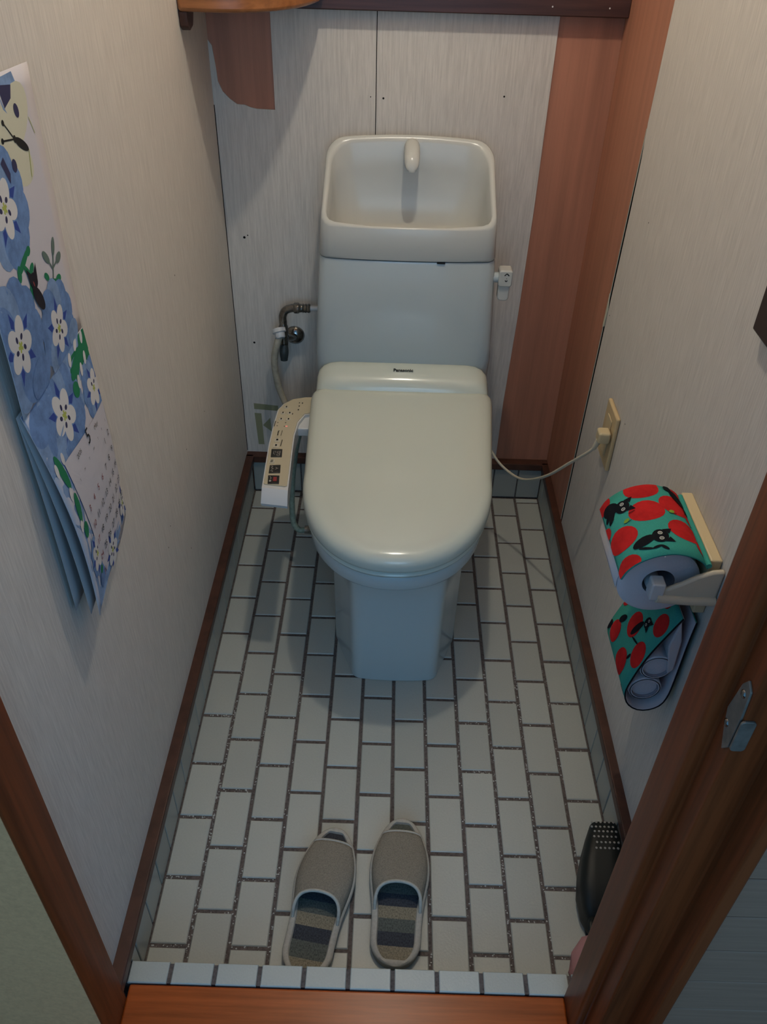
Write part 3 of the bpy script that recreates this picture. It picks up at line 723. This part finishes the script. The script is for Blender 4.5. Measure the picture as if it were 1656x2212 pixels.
for (s, t) in ((.27, .56), (.72, .60)): sh += [('print_leaf', ell(s*A, t*Wd, .0045, .0032, .6)), ('print_black', seg_((s*A+.002, t*Wd-.004), (s*A+.007, t*Wd-.002), .0009))]
for (s, t) in ((.34, .64), (.12, .66), (.92, .47)): sh.append(('print_black', seg_((s*A-.004, t*Wd), (s*A+.005, t*Wd+.002), .0011)))
decal('apple_cat_print', cov(sh), PC, K, base=.0004, step=.00003, clip=(0, 1, 0, 1))
# pouch: sling of the same cloth, open at both ends
prof = catmull([(.384, 0, .608), (.372, 0, .575), (.352, 0, .520), (.3385, 0, .470), (.3365, 0, .445), (.346, 0, .424), (.366, 0, .413), (.388, 0, .420), (.3995, 0, .442), (.4035, 0, .50), (.4045, 0, .60)], 5)
pl = [0]
for a, b in zip(prof[:-1], prof[1:]): pl.append(pl[-1]+(b-a).length)
def prof_at(s):
    t = min(max(s, 0), 1)*pl[-1]
    for i in range(len(pl)-1):
        if t <= pl[i+1] or i == len(pl)-2:
            f = (t-pl[i])/(pl[i+1]-pl[i]); d = (prof[i+1]-prof[i]).normalized(); return prof[i].lerp(prof[i+1], f), Vector((d.z, 0, -d.x))
def PQ(s, t, off):
    p, n = prof_at(s); q = p+n*off; return (q.x, .190+(.322-.190)*t+.006*sin(s*9)*(.5-t), q.z)
G = thing('spare_roll_pouch', 'turquoise apple-print cloth pouch with white lining hanging below the toilet roll', 'pouch', (.37, .256, .41))
def strip(name, s0, s1, off, m, par, th):
    v, f = [], []; ns, nt2 = 40, 4
    for i in range(ns+1):
        for j in range(nt2+1): v.append(PQ(s0+(s1-s0)*i/ns, j/nt2, off))
    for i in range(ns):
        for j in range(nt2): a = i*(nt2+1)+j; f.append((a, a+1, a+nt2+2, a+nt2+1))
    return mesh(name, v, f, m, par, smooth=True, solid=th)
strip('cloth', 0, 1, .0, 'fabric_turq', G, .0014)
strip('lining', 0, 1, -.0013, 'lining', G, .0009)
tube('rim_binding', [PQ(i/24, 0, 0) for i in range(25)], .0012, 'print_black', G, n=6, k=2)
B, D = pl[-1], .132
sh = []
for (s, t, r, ru) in ((.10, .18, .019, 1), (.06, .62, .019, 1), (.14, .92, .017, 1), (.22, .55, .021, 1.05), (.25, .16, .020, 1.1), (.34, .80, .018, 1.15), (.36, .38, .021, 1.1), (.21, .98, .013, 1.2), (.48, .62, .018, 1), (.47, .18, .018, 1), (.03, .35, .012, 1), (.58, .4, .018, 1)):
    sh.append(('print_red', apple(s*B, t*D, r*.98, ru)))
def catp(u, v, s, body):
    o = []
    for (a, b, w) in body: o.append(('print_black', ell((a[0]+b[0])/2, (a[1]+b[1])/2, sqrt((b[0]-a[0])**2+(b[1]-a[1])**2)/2+w*.4, w, math.atan2(b[1]-a[1], b[0]-a[0]))))
    o.append(('print_black', ell(u, v, s, s*.85)))
    for k in (-1, 1): o.append(('print_black', pol([(u+k*s*.95, v-s*.35), (u+k*s*.25, v-s*.95), (u+k*s*1.05, v-s*1.35)])))
    for k in (-1, 1): o += [('print_white', ell(u+k*s*.42, v, s*.22, s*.24)), ('print_black', ell(u+k*s*.42, v, s*.14, s*.16))]
    return o
sh += catp(.155*B, .38*D, .0095, [((.175*B, .44*D), (.25*B, .50*D), .006), ((.25*B, .44*D), (.235*B, .28*D), .0018)])
sh += [('print_black', ell(.27*B, .80*D, .012, .006, .5)), ('print_black', ell(.36*B, .97*D, .012, .006, .2)), ('print_black', ell(.30*B, .28*D, .007, .0025, .2)), ('print_black', ell(.05*B, .95*D, .008, .004, .4))]
decal('apple_cat_print', [(m, ((c[0]/B, c[1]/D), [(p[0]/B, p[1]/D) for p in pts])) for m, (c, pts) in sh], PQ, G, base=.0010, step=.00003, clip=(0, 1, .015, .985))
for nm, lab, c in (('paper_core', 'upper thin-walled white paper core tucked inside the hanging pouch', (.3725, .5015)), ('paper_core', 'lower thin-walled white paper core lying at the bottom of the hanging pouch', (.3655, .4545))):
    t = thing(nm, lab, 'paper core', (c[0], .256, c[1]-.024), 'paper cores in the hanging pouch')
    roll(t, c, .1935, .305, .0242, .0195)
    lathe('core_liner', (c[0], .194, c[1]), (0, 1, 0), [(0, .0193), (.11, .0193)], 'core_card', t, n=28, cap=False)
    lathe('inner_paper', (c[0], .1985, c[1]), (0, 1, 0), [(0, .0188), (.08, .0188)], 'paper_roll', t, n=24)
prism('lining_fold', [(.384, .604), (.3945, .56), (.397, .50), (.390, .49), (.378, .55)], 'y', .192, .2935, 'lining', G, bevel=.002)

# ------------------------------------------------------------------ calendar on the left wall
CAL = thing('wall_calendar', 'paper wall calendar with blue flowers open at month five on the left wall', 'calendar', (XL, .21, .66))
CX = XL
def page(name, P, m, par, th=.0006, nu=10, nv=14):
    v, f = [], []
    for i in range(nu+1):
        for j in range(nv+1): v.append(P(i/nu, j/nv, 0))
    for i in range(nu):
        for j in range(nv): a = i*(nv+1)+j; f.append((a, a+1, a+nv+2, a+nv+1))
    o = mesh(name, v, f, m, par, smooth=True, solid=th); return o
# upper picture page: y .098.. .328, z 1.255 .. .962 (u right, v up)
def quad(c, u, v):
    a = [c[0][k]*(1-u)+c[1][k]*u for k in range(3)]; b = [c[2][k]*(1-u)+c[3][k]*u for k in range(3)]
    return Vector([b[k]*(1-v)+a[k]*v for k in range(3)])      # c: TL TR BL BR
U = [(CX+.004, .096, 1.258), (CX+.003, .329, 1.247), (CX+.012, .098, .960), (CX+.006, .310, .958)]
def PA(u, v, off):
    p = quad(U, u, v); p.x += .006*sin(pi*v)*(1-u) + off; return p
UY = lambda y, z: ((y-.098)/.221, (z-.960)/.292)
pg = page('picture_page', PA, 'paper', CAL)
Lw = [(CX+.009, .0985, .9635), (CX+.0075, .3075, .9615), (CX+.027, .1155, .6595), (CX+.0095, .310, .6665)]
def PN(u, v, off):
    p = quad(Lw, u, v); p.x += .012*sin(pi*v)*(.3+.7*(1-u)) - .004*sin(2*pi*u)*(1-v)*.5 + off; return p
def sheet_at(dx, dy, dz, k):
    c = [(a[0]-dx*.2, a[1], a[2]-.001) if i < 2 else (CX+.003+(a[0]-CX)*k, a[1]-dy, a[2]+dz) for i, a in enumerate(Lw)]
    def f(u, v, off):
        p = quad(c, u, v); p.x += .008*sin(pi*v)*(1-u)*k - .0035+off; return p
    return f
dg = page('date_page', PN, 'paper', CAL)
page('rear_sheet', sheet_at(.004, .004, .006, .70), 'paper_back', CAL)
page('rear_sheet', sheet_at(.006, .014, .022, .25), 'paper_back', CAL)
LY = lambda y, z: ((y-.0985)/.209, (z-.660)/.302)
def M_(shapes, f, a, b):
    return [(m, (f(*c), [f(*p) for p in pts])) for m, (c, pts) in shapes]
def flower(y, z, rw, rb, rot=0.0, dots=5):
    o = []
    for k in range(5):
        a = rot+2*pi*k/5+pi/5
        o.append(('cal_blue2' if k % 2 else 'cal_blue', ell(y+rb*.56*cos(a-.6), z+rb*.56*sin(a-.6), rb*.50, rb*.42, a-.6)))
        o.append(('cal_blue', ell(y+rb*.56*cos(a), z+rb*.56*sin(a), rb*.50, rb*.43, a)))
    for k in range(5):
        a = rot+2*pi*k/5+pi/5*2
        o.append(('cal_navy', pol([(y+rw*1.35*cos(a), z+rw*1.35*sin(a)), (y+rw*.9*cos(a+.2), z+rw*.9*sin(a+.2)), (y+rw*.7*cos(a), z+rw*.7*sin(a)), (y+rw*.9*cos(a-.2), z+rw*.9*sin(a-.2))])))
    for k in range(5):
        a = rot+2*pi*k/5+pi/5
        o.append(('cal_white', ell(y+rw*.58*cos(a), z+rw*.58*sin(a), rw*.46, rw*.36, a)))
    for k in range(5):
        a = rot+2*pi*k/5
        o.append(('cal_lime', seg_((y, z), (y+rw*.20*cos(a), z+rw*.20*sin(a)), rw*.12)))
        if k < dots: o.append(('cal_dot', ell(y+rw*.36*cos(a+.3), z+rw*.36*sin(a+.3), rw*.125, rw*.09, a)))
    return o
sh = [('cal_blue2', pol([(.236, 1.248), (.276, 1.2495), (.282, 1.236), (.237, 1.240)])),
      ('cal_cream', ell(.262, 1.212, .040, .024, .5)), ('cal_cream', ell(.247, 1.169, .032, .020, -.25)), ('cal_cream', ell(.222, 1.20, .03, .018, 1.2)),
      ('cal_dot', pol([(.238, 1.243), (.268, 1.239), (.261, 1.228), (.242, 1.222)])),
      ('cal_blue2', pol([(.236, 1.236), (.240, 1.226), (.245, 1.217), (.238, 1.222)]))]
sh += flower(.182, 1.146, .028, .056, .3)
sh += [('cal_dot', pol([(.200, 1.182), (.209, 1.186), (.216, 1.169), (.211, 1.161)])), ('cal_dot', ell(.2665, 1.216, .0055, .0068, .3)), ('cal_dot', ell(.230, 1.173, .006, .0062, .3)),
       ('ink', ell(.2605, 1.186, .0165, .0048, -.5)), ('ink', seg_((.246, 1.194), (.229, 1.212), .0016)), ('ink', seg_((.246, 1.194), (.218, 1.198), .0016)), ('ink', ell(.229, 1.212, .0028, .0028)), ('ink', ell(.218, 1.198, .0030, .0028)), ('ink', ell(.2465, 1.194, .0032, .0036)),
       ('cal_lime', seg_((.275, 1.178), (.266, 1.153), .0013)), ('cal_lime', seg_((.292, 1.205), (.300, 1.188), .0010))]
# stem, sprig
sh += [('cal_green', ell(.190, 1.090, .022, .0042, .35)), ('cal_green', ell(.209, 1.0955, .0065, .0045, .2)), ('cal_green', ell(.174, 1.084, .0085, .0052, 1.2)), ('cal_green', ell(.207, 1.078, .0075, .0042, .4)), ('cal_green', ell(.196, 1.078, .013, .0035, -.9))]
sh += [('cal_sage', seg_((.258, 1.043), (.279, 1.074), .003)), ('cal_sage', ell(.280, 1.0755, .0105, .0048, .95)), ('cal_sage', ell(.2525, 1.073, .0115, .0048, 2.35)), ('cal_sage', ell(.289, 1.060, .0095, .0052, .15)), ('cal_sage', seg_((.266, 1.056), (.286, 1.060), .0025)), ('cal_sage', seg_((.266, 1.055), (.256, 1.069), .0025)),
       ('cal_green', ell(.2425, 1.0555, .0075, .0038, 2.5)), ('cal_green', ell(.276, 1.0405, .0085, .0048, -.1)), ('cal_green', seg_((.258, 1.046), (.272, 1.0405), .0028))]
sh += [('cal_green', ell(.187, 1.048, .028, .0045, 1.1))]
sh += flower(.132, 1.026, .030, .064, .55)
sh += flower(.244, .995, .0265, .053, .2)
sh += [('cal_blue', ell(.165, .975, .030, .020, .2)), ('cal_blue2', ell(.286, .972, .018, .014, .3))]
# small black cat sitting among the flowers
sh += [('cal_cat', ell(.207, 1.046, .018, .0085, -.95)), ('cal_cat', ell(.204, 1.066, .0105, .0085, -.4)), ('cal_cat', pol([(.193, 1.067), (.191, 1.083), (.202, 1.073)])), ('cal_cat', pol([(.207, 1.072), (.218, 1.0805), (.2145, 1.065)])), ('ink_red', ell(.202, 1.0635, .0012, .0032, .3))]
decal('flower_print', M_(sh, UY, 0, 0), PA, pg, base=.0004, step=.000008, clip=(0, 1, 0, 1))
# date page print
sh = [('cal_blue2', pol([(.0985, .9635), (.3075, .9615), (.3075, .89), (.0985, .88)])), ('cal_blue2', pol([(.0985, .885), (.145, .885), (.15, .70), (.113, .66)])), ('cal_blue2', pol([(.115, .6595), (.310, .6665), (.312, .69), (.12, .685)]))]
sh += [('cal_blue', ell(.125, .935, .028, .022, .3)), ('cal_green', ell(.285, .940, .030, .016, -.5)), ('cal_green', ell(.255, .937, .026, .013, .6)), ('cal_green', ell(.236, .917, .013, .010, -.9))]
sh += flower(.184, .911, .031, .060, .15)
sh += flower(.290, .886, .024, .040, .5, 2)
sh += [('cal_green', ell(.2975, .947, .016, .018, .2)), ('cal_green', ell(.262, .938, .030, .0095, .3)), ('cal_green', ell(.236, .915, .010, .010, .4))]
for (y, z, a) in ((.272, .957, .8), (.295, .956, 1.2), (.312, .93, 1.2), (.288, .931, 1.2), (.268, .925, 1.2), (.250, .918, 1.2), (.245, .950, 1.0)): sh.append(('cal_white', ell(y, z, .0085, .0042, a)))
sh += [('cal_green', ell(.1235, .872, .026, .0075, 1.75)), ('cal_green', ell(.127, .818, .02, .0075, 1.4)), ('cal_green', ell(.129, .782, .011, .0085, 1.4)), ('cal_white', ell(.112, .882, .0085, .0045, 1.4)), ('cal_white', ell(.137, .882, .0075, .0045, 1.4)), ('cal_white', ell(.122, .842, .0085, .005, 1.3)), ('cal_white', ell(.118, .796, .008, .005, 1.3))]
sh += flower(.145, .728, .023, .030, .6, 3)
sh += [('cal_blue', ell(.150, .688, .018, .013, .8)), ('cal_green', ell(.148, .697, .006, .006))]
panel = [(.135, .876), (.152, .874), (.19, .868), (.25, .861), (.306, .857), (.3075, .80), (.309, .75), (.310, .725), (.28, .708), (.25, .697), (.21, .687), (.168, .675), (.156, .70), (.150, .74), (.144, .79), (.138, .84)]
sh.append(('paper', pol(panel, (.22, .78))))
sh += [('cal_sage', ell(.3085, .83, .002, .02, pi)), ('cal_sage', ell(.3095, .775, .0025, .012, pi)), ('cal_sage', ell(.3105, .735, .0035, .012, pi))]
fl = flower(.293, .694, .022, .016, .2, 5); sh += fl
sh += flower(.205, .681, .023, .018, .5, 5)
decal('flower_print', M_(sh, LY, 0, 0), PN, dg, base=.0004, step=.000008, clip=(0, 1, 0, 1))
def PNm(y, z, off): u, v = LY(y, z); return PN(min(max(u, 0), 1), min(max(v, 0), 1), off)
OFF = .0022
text('month_number', '5', .030, 'ink', PNm, dg, u=.221, v=.857, off=OFF, sx=.9)
text('year_number', '2026', .009, 'ink_soft', PNm, dg, u=.180, v=.859, off=OFF)
text('month_name', 'May', .010, 'ink_soft', PNm, dg, u=.256, v=.851, off=OFF)
for i in range(7): text('weekday', 'SMTWTFS'[i], .0055, 'ink_soft', PNm, dg, u=.158+i*.0228, v=.836-.0004*i, off=OFF)
d = 1
for w in range(6):
    for i in range(7):
        if w == 0 and i < 5 or d > 31: continue
        red = i == 0 or d in (4, 5, 6)
        text('date_number', str(d), .0135, 'ink_red' if red else 'ink', PNm, dg, u=.160+i*.0225, v=.817-w*.0265-.0005*i, off=OFF)
        d += 1

# ------------------------------------------------------------------ slippers
def slipper(label, heel, ang, stripes):
    t = thing('slipper', label, 'slipper', (heel[0], heel[1], 0), 'pair of slippers at the doorway')
    ca, sa = cos(ang), sin(ang)
    def X(a, s, z): return (heel[0]+a*ca+s*sa, heel[1]-a*sa+s*ca, z)     # a across (right +), s along to toe
    Lh = .262
    def hw(s):
        q = s/Lh
        # half width along the length: rounded heel, waist, broad ball, tapering round toe
        base = .0415+.011*math.exp(-((q-.62)/.20)**2)
        e = 1.0
        if q < .16: e = sqrt(max(0, 1-((.16-q)/.16)**2))
        if q > .70: e = min(e, (max(0, 1-((q-.70)/.30)**2.3))**.5)
        return base*e
    ss = [Lh*(0.5-0.5*cos(pi*i/44)) for i in range(45)]
    def outline(d, z, zs=None):
        R = [(max(hw(s)-d, 0.0), s) for s in ss]
        R = [(a, min(max(s, d), Lh-d)) for a, s in R]
        P = [(a, s) for a, s in R] + [(-a, s) for a, s in reversed(R[1:-1])]
        return [X(a, s, z) for a, s in P]
    loft('sole', [outline(.004, .0004), outline(.0005, .004), outline(0, .010), outline(.001, .013)], 'slip_sole', t)
    loft('edge_binding', [outline(.001, .0128), outline(-.0008, .0155), outline(.0, .019), outline(.004, .0212), outline(.0092, .0205), outline(.0112, .0165)], 'slip_trim', t, cap0=False, cap1=False)
    # striped insole, one strip per colour
    y0 = .006
    k = 0
    for (m, ln) in stripes:
        s0, s1 = y0, min(y0+ln, Lh-.008)
        vv, ff = [], []
        for i in range(9):
            s = s0+(s1-s0)*i/8; w = max(hw(s)-.0085, 0.0005)
            vv += [X(-w, s, .0172), X(-w*.5, s, .0166), X(w*.5, s, .0166), X(w, s, .0172)]
        for i in range(8):
            for j in range(3): a = i*4+j; ff.append((a, a+1, a+5, a+4))
        mesh('insole_stripe', vv, ff, m, t, smooth=True)
        y0 = s1
        if y0 >= Lh-.009: break
    # upper
    s_b, s_f = .104, .226
    def up(s, a):     # a in -1..1 across ; height arch
        q = (s-s_b)/(s_f-s_b); H = .049*(1-q)**.9+.0285*q**.8*(1) if q < 1 else .0285
        H = .058+(.030-.058)*q
        w = hw(s)-.0045
        th = a*pi/2
        return X(w*sin(th)*1.0, s, .0175+(H-.0175)*cos(th)**.62)
    def sback(a): return s_b+.020*(1-abs(a)**2.0)*1.0-.016*abs(a)**3
    vv, ff = [], []; na, nn = 24, 14
    for j in range(na+1):
        a = -1+2*j/na; sb = sback(a); sfr = s_f+.004*(1-a*a)
        for i in range(nn+1): vv.append(up(sb+(sfr-sb)*i/nn, a))
    for j in range(na):
        for i in range(nn): q = j*(nn+1)+i; ff.append((q, q+1, q+nn+2, q+nn+1))
    u = mesh('upper', vv, ff, 'slip_upper', t, smooth=True, solid=.003)
    tube('opening_binding', [up(sback(-1+2*j/16), -1+2*j/16) for j in range(17)], .0030, 'slip_trim', t, k=3, n=8)
    tube('toe_binding', [up(s_f+.004*(1-(-1+2*j/16)**2), -1+2*j/16) for j in range(17)], .0028, 'slip_trim', t, k=3, n=8)
    return t
slipper('striped slipper with beige woven upper, the left one with its heel behind the kerb', (-.1415, -.050), radians(9.0), [('ins_tan', .022), ('ins_grey', .028), ('ins_navy', .024), ('ins_tan', .022), ('ins_grey', .022), ('ins_navy', .045), ('ins_grey', .03), ('ins_tan', .03), ('ins_navy', .1)])
slipper('striped slipper with beige woven upper, the right one with its whole heel in view', (.006, -.030), radians(3.0), [('ins_tan', .026), ('ins_navy', .023), ('ins_grey', .022), ('ins_tan', .021), ('ins_navy', .022), ('ins_grey', .022), ('ins_navy', .05), ('ins_tan', .035), ('ins_grey', .1)])

# ------------------------------------------------------------------ corner shelf and things on it
SHF = thing('corner_shelf', 'round-fronted orange wood corner shelf high up in the left back corner', 'shelf', (-.34, 1.16, 1.20))
so = [(XL+.0005, 1.240), (XL+.0005, 1.030), (-.36, 1.024), (-.315, 1.028), (-.28, 1.040), (-.25, 1.060), (-.224, 1.088), (-.203, 1.124), (-.189, 1.165), (-.180, 1.21), (-.178, 1.240)]
so = [tuple(p)[:2] for p in [(so[0][0], so[0][1])]] + [(p.x, p.y) for p in catmull([(a, b, 0) for a, b in so[1:]], 4)]
prism('board', so, 'z', 1.199, 1.226, 'shelf_wood', SHF, bevel=.010, seg=4)
prism('bracket', [(1.035, 1.1995), (1.095, 1.1995), (1.075, 1.172), (1.05, 1.168), (1.036, 1.176)], 'x', XL+.0005, XL+.016, 'dark_wood', SHF, bevel=.002)
tg = prism('paper_slip', [(-.372, 1.075), (-.352, 1.050), (-.335, 1.075), (-.335, 1.11), (-.372, 1.11)], 'z', 1.2262, 1.2275, 'cal_white')
tag(tg, 'small white paper slip lying on the corner shelf', 'paper')

# ------------------------------------------------------------------ dark hanging board, strike plate, floor things by the door
fb = box('hanging_board', XR-.013, XR-.0003, .02, .300, .990, 1.30, 'frame_board', bevel=.002)
tag(fb, 'dark brown hanging board cut off by the right edge of the picture', 'board')
SPT = thing('strike_plate', 'worn steel strike plate screwed on the right door frame', 'strike plate', (.275, -.168, .81))
prism('plate', [(-.156, .830), (-.150, .848), (-.152, .860), (-.156, .886), (-.162, .897), (-.171, .892), (-.1735, .862), (-.1735, .822), (-.166, .810)], 'x', .2728, .2751, 'steel', SPT, bevel=.0006)
prism('folded_lip', rrect(.2728, .286, .822, .862, .004), 'y', -.1779, -.1753, 'steel', SPT, bevel=.0006)
for (y, z) in ((-.163, .881), (-.158, .836)):
    lathe('screw', (.2730, y, z), (-1, 0, 0), [(0, .0042), (.0008, .0038), (.0016, .002)], 'chrome', SPT, n=14)

BK = thing('black_case', 'black plastic case with a perforated top on the floor behind the right door frame', 'case', (.36, .12, 0))
secs = []
for (y, cx, hw_, h) in ((.035, .352, .010, .030), (.038, .352, .022, .050), (.055, .352, .031, .066), (.09, .354, .035, .078), (.13, .361, .034, .086), (.17, .371, .030, .088), (.20, .377, .0235, .080), (.212, .379, .017, .060), (.216, .380, .008, .040)):
    secs.append([(cx+hw_*max(-1, min(1, 1.25*cos(2*pi*i/24))), y, .0008+h/2*(1+max(-1, min(1, 1.25*sin(2*pi*i/24))))) for i in range(24)])
loft('body', secs, 'black_plastic', BK, angle=60)
tube('handle_loop', [(.338, .048, .045), (.328, .030, .055), (.328, .010, .05), (.340, -.004, .035), (.358, .002, .03), (.362, .03, .03)], .0055, 'black_plastic', BK, n=10)
dsv, k = [], 0
for i in range(6):
    for j in range(6):
        x = .352+.0075*j+(.003 if i % 2 else 0); y = .146+.0105*i
        if x > .395: continue
        lathe('hole_light_stud', (x, y, .0875+(y-.15)*.03 if y < .172 else .0885-(y-.172)*.29 if y < .2 else .0805-(y-.2)*1.6), (0, -.2, 1), [(0, .0024), (.0012, .0018)], 'ink_pale', BK, n=6)  # pale studs: light showing through the perforations, put into the colour
PKB = None
rings = []
for (y, hw_, h, cx) in ((-.050, .012, .018, .320), (-.046, .026, .036, .318), (-.030, .033, .046, .322), (-.005, .031, .052, .327), (.018, .024, .046, .336), (.028, .010, .028, .340)):
    rings.append([(cx+hw_*cos(2*pi*i/22)*(1+.10*sin(5*2*pi*i/22+y*90)), y, max(.0006, h*.5+h*.5*sin(2*pi*i/22)*(1+.08*cos(4*2*pi*i/22+y*70)))) for i in range(22)])
pkm = loft('pink_pouch', rings, 'pink_vinyl', None, angle=70)
tag(pkm, 'crumpled dusty pink pouch on the floor partly hidden by the right door frame', 'pouch')
bpy.context.view_layer.update()
